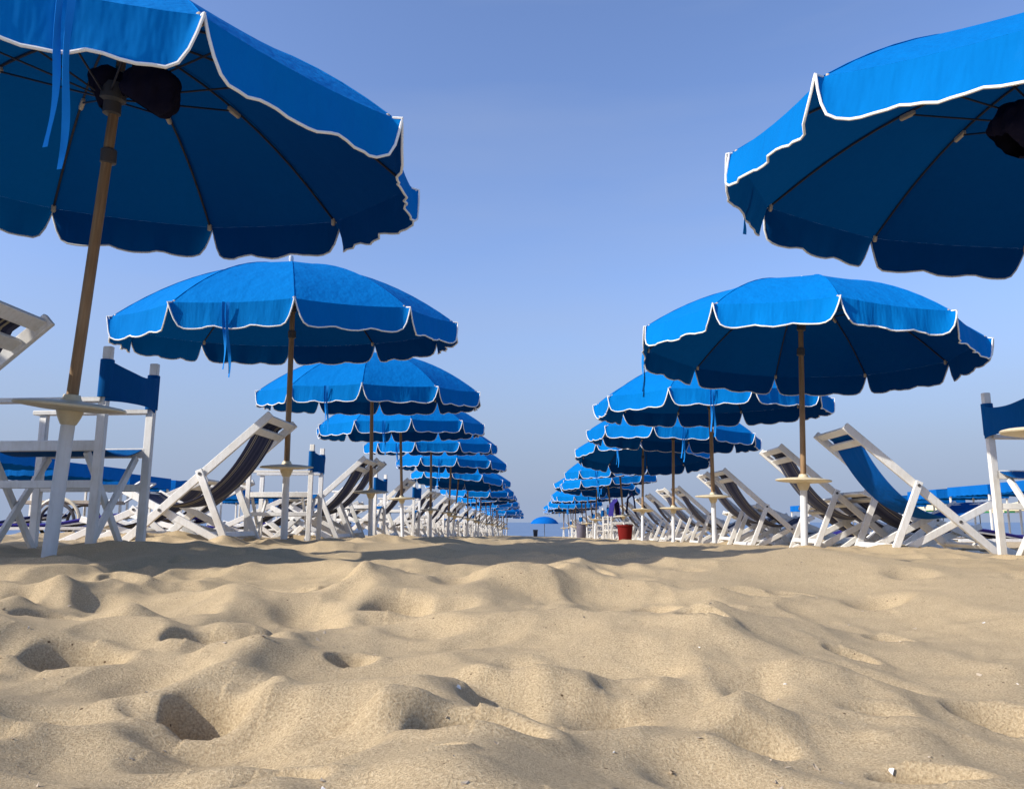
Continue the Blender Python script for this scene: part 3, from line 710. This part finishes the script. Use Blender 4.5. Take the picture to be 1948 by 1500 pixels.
# ------------------------------------------------------------------ director's chair: back at x = 0, front towards -x
def make_director(simple=False):
    root = empty('folding_chair', 'folding armchair', 'chair')
    W = M['white_paint']; hw, L, TOP, AR, ST, LO = 0.205, 0.56, 0.905, 0.655, 0.445, 0.27
    P = []
    for s in (-1, 1):
        y = s * hw
        b = MB(); b.bar((0.0, y, -0.06), (0.010, y, TOP), 0.028, 0.042); P.append(('back_post', b, W, 38))
        b = MB(); b.bar((-L, y, -0.06), (-L, y, AR - 0.012), 0.028, 0.040); P.append(('leg', b, W, 38))
        b = MB(); b.bar((-L - 0.05, y, AR), (0.004, y, AR), 0.052, 0.022); P.append(('armrest', b, W, 38))
        b = MB(); b.bar((-L + 0.02, y - s * 0.001, ST), (0.0, y - s * 0.001, ST), 0.026, 0.048); P.append(('seat_rail', b, W, 38))
        b = MB(); b.bar((-L + 0.02, y, LO), (0.005, y, LO), 0.024, 0.036); P.append(('side_rail', b, W, 38))
    for x in (-L + 0.045, -0.055):
        for s in (-1, 1):
            xx = x + s * 0.012
            b = MB(); b.bar((xx, -s * (hw - 0.03), -0.05), (xx, s * (hw - 0.02), ST - 0.025), 0.034, 0.020, side=(0, 1, 0)); P.append(('cross_leg', b, W, 38))
    b = MB()
    rows = []
    for i in range(9):
        v = i / 8; row = []
        for k in range(15):
            u = k / 14 * 2 - 1; zt = TOP - 0.062 - 0.045 * (1 - u * u); zb = AR - 0.008 + 0.012 * (1 - u * u)
            row.append(Vector((0.045 * (1 - u * u) + 0.022 + 0.003 * v + 0.004 * math.sin(6 * u + 4 * v), u * (hw + 0.02), zb + (zt - zb) * v)))
        rows.append(row)
    b.grid(rows, 0.003)
    for s in (-1, 1):
        b.sweep([(0.007, s * hw, AR + 0.012), (0.009, s * hw, TOP - 0.062)], 0.030, 10)
    P.append(('backrest', b, M['chair_canvas'], 60))
    b = MB(); rows = []
    for i in range(11):
        v = i / 10; row = []
        for k in range(13):
            u = k / 12 * 2 - 1; row.append(Vector((-0.02 - (L - 0.03) * v, u * (hw - 0.012), ST + 0.016 - 0.045 * (1 - u * u))))
        rows.append(row)
    b.grid(rows, 0.004); P.append(('seat', b, M['chair_canvas'], 60))
    if simple:
        b = MB()
        for nme, mb, mat, sh in P:
            if mat is W: b.add(mb.v, mb.f)
        b.build('frame', W, root)
        for nme, mb, mat, sh in P[-2:]: mb.build(nme, mat, root, sh)
    else:
        for nme, mb, mat, sh in P: mb.build(nme, mat, root, sh)
    return root
DIR, DIR_S = make_director(), make_director(True)
def place_director(side, x, y, label, simple=False, turn=0.0):
    o = copy_tree(DIR_S if simple else DIR)
    z = float(np.mean([gz(x + side * a, y + c) for a in (0, 0.56) for c in (-0.25, 0.25)]))
    o.location = (x, y, z); o.rotation_euler = (0, 0, (math.pi if side > 0 else 0) + turn)
    return tag(o, label, 'folding chair', 'white folding armchairs with blue canvas')
place_director(-1, -1.955, 3.74, 'white folding armchair with blue canvas behind the nearest table at left', turn=R(-3))
place_director(-1, -2.03, 7.42, 'blue canvas armchair behind the second table of the left row', turn=R(2))
place_director(-1, -2.10, 11.0, 'blue canvas armchair behind the third umbrella of the left row', turn=R(-8))
for n in (4, 5, 6, 7, 8, 9, 10, 12, 15):
    place_director(-1, -2.05 + rnd.uniform(-0.1, 0.1), 3 * n + 1.6, 'small blue canvas armchair behind the %s umbrella of the left row' % ORD[n], n > 5, rnd.uniform(-0.2, 0.2))
place_director(1, 2.60, 4.26, 'blue canvas armchair at the right edge behind a cream table', turn=R(5))
for n in (6, 7, 8, 10, 13):
    place_director(1, 2.1 + rnd.uniform(-0.1, 0.1), 3 * n + 2.3, 'small blue canvas armchair past the %s umbrella of the right row' % ORD[n], n > 5, rnd.uniform(-0.2, 0.2))

# ------------------------------------------------------------------ sunbeds outside the rows
def make_sunbed(mat):
    root = empty('sunbed', 'sunbed', 'sunbed')
    W = M['white_paint']
    for s in (-1, 1):
        b = MB(); b.bar((-0.95, s * 0.30, 0.26), (0.95, s * 0.30, 0.26), 0.03, 0.06); b.build('side_rail', W, root)
    for x in (-0.75, 0.75):
        for s in (-1, 1):
            b = MB(); b.bar((x, s * 0.27, -0.06), (x * 0.96, s * 0.27, 0.24), 0.03, 0.045); b.build('leg', W, root)
    b = MB()
    for k in range(14):
        x = -0.92 + k * 0.142; b.bar((x, -0.285, 0.285), (x, 0.285, 0.285), 0.06, 0.016, side=(1, 0, 0))
    b.build('slats', W, root)
    b = MB(); top, bot = [], []
    prof = [(-0.93, 0.30), (-0.5, 0.305), (0.05, 0.31), (0.2, 0.315), (0.5, 0.42), (0.75, 0.50), (0.9, 0.545)]
    rows = []
    for x, z in prof:
        rows.append([Vector((x, v * 0.28, z + 0.04 * (1 - abs(v) ** 6) - 0.012 * math.sin(9 * x) * (1 - v * v))) for v in (-1, -0.9, -0.6, -0.3, 0, 0.3, 0.6, 0.9, 1)])
    b.grid(rows, 0.05); b.build('mattress', M[mat], root, 60)
    for s in (-1, 1):
        b = MB(); b.bar((0.2, s * 0.25, 0.29), (0.92, s * 0.25, 0.51), 0.03, 0.04); b.build('back_rail', W, root)
    return root
SB = {m: make_sunbed(m) for m in ('purple', 'navy', 'plain_sling')}
def place_sunbed(x, y, rz, mat, label):
    o = copy_tree(SB[mat]); o.location = (x, y, gz(x, y) - 0.01); o.rotation_euler = (0, 0, rz); o.scale.z = 0.5; tag(o, label, 'sunbed', 'sunbeds outside the umbrella rows')
place_sunbed(5.5, 9.1, R(186), 'purple', 'white sunbed with a purple mattress beyond the blue deckchair at right')
place_sunbed(-5.3, 8.5, R(12), 'purple', 'sunbed with a purple mattress low behind the nearest left armchair')
place_sunbed(-4.9, 9.9, R(-10), 'purple', 'purple sunbed low behind the second left deckchair')
place_sunbed(-6.6, 9.4, R(5), 'navy', 'navy sunbed in the far left background')
for k, (x, y) in enumerate(((-4.5, 12.0), (-4.4, 15.2), (-5.0, 18.6), (5.0, 12.2), (5.2, 15.4), (5.0, 19.0))):
    place_sunbed(x, y, R(rnd.uniform(-20, 20)), 'navy' if k % 2 else 'purple', '%s sunbed %s along the %s side' % ('navy' if k % 2 else 'purple', ('third', 'fourth', 'fifth')[k % 3], 'left' if k < 3 else 'right'))

# ------------------------------------------------------------------ blue flat tents in the background
def make_tent():
    root = empty('beach_tent', 'tent', 'tent')
    w, h = 1.45, 2.05
    for sx in (-1, 1):
        for sy in (-1, 1):
            b = MB(); b.bar((sx * w, sy * w, -0.2), (sx * w, sy * w, h), 0.07, 0.07); b.build('post', M['white_paint'], root)
    b = MB(); rows = []
    for i in range(9):
        v = i / 8 * 2 - 1
        rows.append([Vector((u * (w + 0.06), v * (w + 0.06), h + 0.02 + 0.10 * (1 - abs(u)) - 0.04 * math.sin(math.pi * (k % 3) / 3) * (1 - v * v))) for k, u in enumerate([j / 8 * 2 - 1 for j in range(9)])])
    b.grid(rows, 0.01); b.build('canopy', M['tent_canvas'], root, 60)
    for s, ax in ((-1, 0), (1, 0), (-1, 1), (1, 1)):
        b = MB(); rows = []
        for i in range(4):
            v = i / 3; row = []
            for k in range(25):
                u = k / 24 * 2 - 1; d = (0.36 + 0.03 * abs(math.sin(u * 12))) * v; o_ = w + 0.068 + 0.02 * math.sin(u * 9) * v
                row.append(Vector((u * (w + 0.06), s * o_, h + 0.02 - d)) if ax else Vector((s * o_, u * (w + 0.06), h + 0.02 - d)))
            rows.append(row)
        b.grid(rows, 0.006); b.build('valance', M['tent_canvas'], root, 60)
    return root
TENT = make_tent()
for k in range(9):
    y = 19.5 + 3.5 * k; o = copy_tree(TENT); x = -14.2 + rnd.uniform(-0.2, 0.2); o.location = (x, y, float(plane_z(np.array(x), np.array(y))) + rnd.uniform(-0.1, 0.1)); o.rotation_euler = (0, 0, R(rnd.uniform(-3, 3)))
    tag(o, 'blue flat-topped tent on white posts, %s in the far left line' % ORD[k + 1], 'tent', 'blue tents in the background')
for k in range(8):
    y = 29.5 + 3.6 * k; o = copy_tree(TENT); x = 19.5 + rnd.uniform(-0.2, 0.2); o.location = (x, y, float(plane_z(np.array(x), np.array(y))) + 0.1 + rnd.uniform(-0.12, 0.12)); o.rotation_euler = (0, 0, R(rnd.uniform(-3, 3)))
    tag(o, 'blue flat-topped tent on white posts, %s in the far right line' % ORD[k + 1], 'tent', 'blue tents in the background')
# parasols of the next beach: cream and green
def make_parasol(ma, mb_):
    root = empty('parasol', 'parasol', 'umbrella')
    b = MB(); b.tube((0, 0, -0.2), (0, 0, 2.1), 0.03, n=8); b.build('pole', M['dark_metal'], root)
    b = MB(); n = 10
    for j in range(n):
        b.mi = j % 2; a0, a1 = 2 * math.pi * j / n, 2 * math.pi * (j + 1) / n
        ring = lambda r, z: [Vector((math.cos(a) * r, math.sin(a) * r, z)) for a in (a0, (a0 + a1) / 2, a1)]
        b.grid([ring(0.02, 2.15), ring(0.6, 2.02), ring(1.2, 1.72), ring(1.22, 1.55)], 0.004)
    b.build('canopy', [M[ma], M[mb_]], root, 60)
    return root
PA = {k: make_parasol(*k) for k in (('cream_cloth', 'green_cloth'), ('cream_cloth', 'cream_cloth'))}
for k, (t, y) in enumerate(((0.485, 55), (0.51, 52), (0.53, 57), (0.555, 54), (0.58, 58), (0.605, 53))):
    key = list(PA)[k % 2]; x = t * y; o = copy_tree(PA[key]); o.location = (x, y, float(plane_z(np.array(x), np.array(y))) + 0.2)
    tag(o, ('cream and green parasol' if k % 2 == 0 else 'plain cream parasol') + ' seen far off under the right tents, %s from the left' % ('first second third fourth fifth sixth'.split()[k]), 'parasol', 'cream parasols of the next beach')

# ------------------------------------------------------------------ odd things
def dome_parasol(loc, label):
    root = empty('parasol', label, 'umbrella', None, loc)
    b = MB(); b.tube((0, 0, -0.2), (0, 0, 2.0), 0.025, n=8); b.build('pole', M['dark_metal'], root)
    b = MB(); b.grid([[Vector((math.cos(a) * r, math.sin(a) * r, z)) for a in [2 * math.pi * k / 40 for k in range(41)]] for r, z in ((0.02, 2.08), (0.4, 2.04), (0.75, 1.93), (1.05, 1.75), (1.27, 1.50), (1.29, 1.42))], 0.004)
    b.build('canopy', M['tent_canvas'], root, 60)
dome_parasol((1.25, 74.0, EYE - 1.55), 'lone blue dome parasol standing between the rows by the sea')
def lathe_bin(name, mat, loc, r0, r1, h, label, cat):
    root = empty(name, label, cat, None, loc)
    b = MB(); b.lathe([(r0 * 0.9, 0.0), (r0, 0.02), (r1, h), (r1 * 0.93, h), (r0 * 0.93, 0.06)], 24); b.build('body', mat, root)
    b = MB(); b.lathe([(r1, h - 0.03), (r1 + 0.018, h - 0.03), (r1 + 0.018, h + 0.005), (r1, h + 0.005)], 24); b.build('rim', mat, root)
lathe_bin('tub', M['red'], (1.98, 16.9, gz(1.98, 16.9) - 0.04), 0.13, 0.165, 0.40, 'dark red tub standing among the chairs of the right row', 'tub')
lathe_bin('bin', M['grey_plastic'], (1.98, 31.5, gz(1.98, 31.5) - 0.02), 0.17, 0.2, 0.6, 'grey bin far along the right row', 'bin')
lathe_bin('bin', M['dark_plastic'], (0.35, 62.0, gz(0.35, 62.0) - 0.02), 0.15, 0.19, 0.55, 'small dark bin in front of the lone parasol', 'bin')
def towel(loc, mat, label, rz):
    b = MB(); rows = []
    for i in range(13):
        t = i / 12 * 2 - 1
        rows.append([Vector((0.05 * t + (0.02 if abs(t) < 0.2 else 0.045 * (1 if t > 0 else -1)), v * 0.2, 0.06 - 0.42 * abs(t) ** 1.2 + 0.015 * math.sin(7 * v + 4 * t))) for v in [k / 8 * 2 - 1 for k in range(9)]])
    b.grid(rows, 0.008); o = b.build('towel', M[mat], None, 60, loc); o.rotation_euler = (0, 0, rz); tag(o, label, 'towel', 'dark towels hung on the right chairs')
towel((2.05, 19.6, gz(2.05, 19.6) + 0.93), 'purple', 'dark purple towel hung over a far right deckchair', 0.2)
towel((2.08, 16.6, gz(2.08, 16.6) + 0.95), 'navy', 'navy towel hung over a deckchair in the right row', -0.2)
# hand cart with a spoked wheel, half hidden by the nearest left table
root = empty('hand_cart', 'small cart with a spoked wheel behind the nearest left table', 'cart', None, (-5.2, 8.9, gz(-5.2, 8.9)))
def wheel(yy):
    b = MB(); b.sweep([(0.19 * math.cos(a), yy, 0.19 + 0.19 * math.sin(a)) for a in [2 * math.pi * k / 28 for k in range(29)]], 0.018, 8); w = b.build('wheel', M['dark_metal'], root)
    b = MB()
    for k in range(8):
        a = 2 * math.pi * k / 8; b.tube((0, yy, 0.19), (0.185 * math.cos(a), yy, 0.19 + 0.185 * math.sin(a)), 0.006, n=6)
    b.tube((0, yy - 0.03, 0.19), (0, yy + 0.03, 0.19), 0.03, n=12); b.build('spokes', M['chrome'], w)
wheel(-0.26); wheel(0.26)
b = MB(); b.sweep([(0.25 * math.cos(a), -0.26, 0.19 + 0.25 * math.sin(a)) for a in [math.pi * k / 12 for k in range(13)]], 0.02, 8); b.build('mudguard', M['cream_plastic'], root)
b = MB(); b.bar((-0.5, 0, 0.40), (0.5, 0, 0.40), 0.44, 0.04); b.build('deck', M['worn_wood'], root)
b = MB(); b.sweep([(0.5, -0.18, 0.40), (0.85, -0.18, 0.62), (0.85, 0.18, 0.62), (0.5, 0.18, 0.40)], 0.014, 8); b.build('handle', M['chrome'], root)

for t in [UMB, UMB_FAR, TBL, DIR, DIR_S, TENT] + list(DC.values()) + list(SB.values()) + list(PA.values()): drop_tree(t)
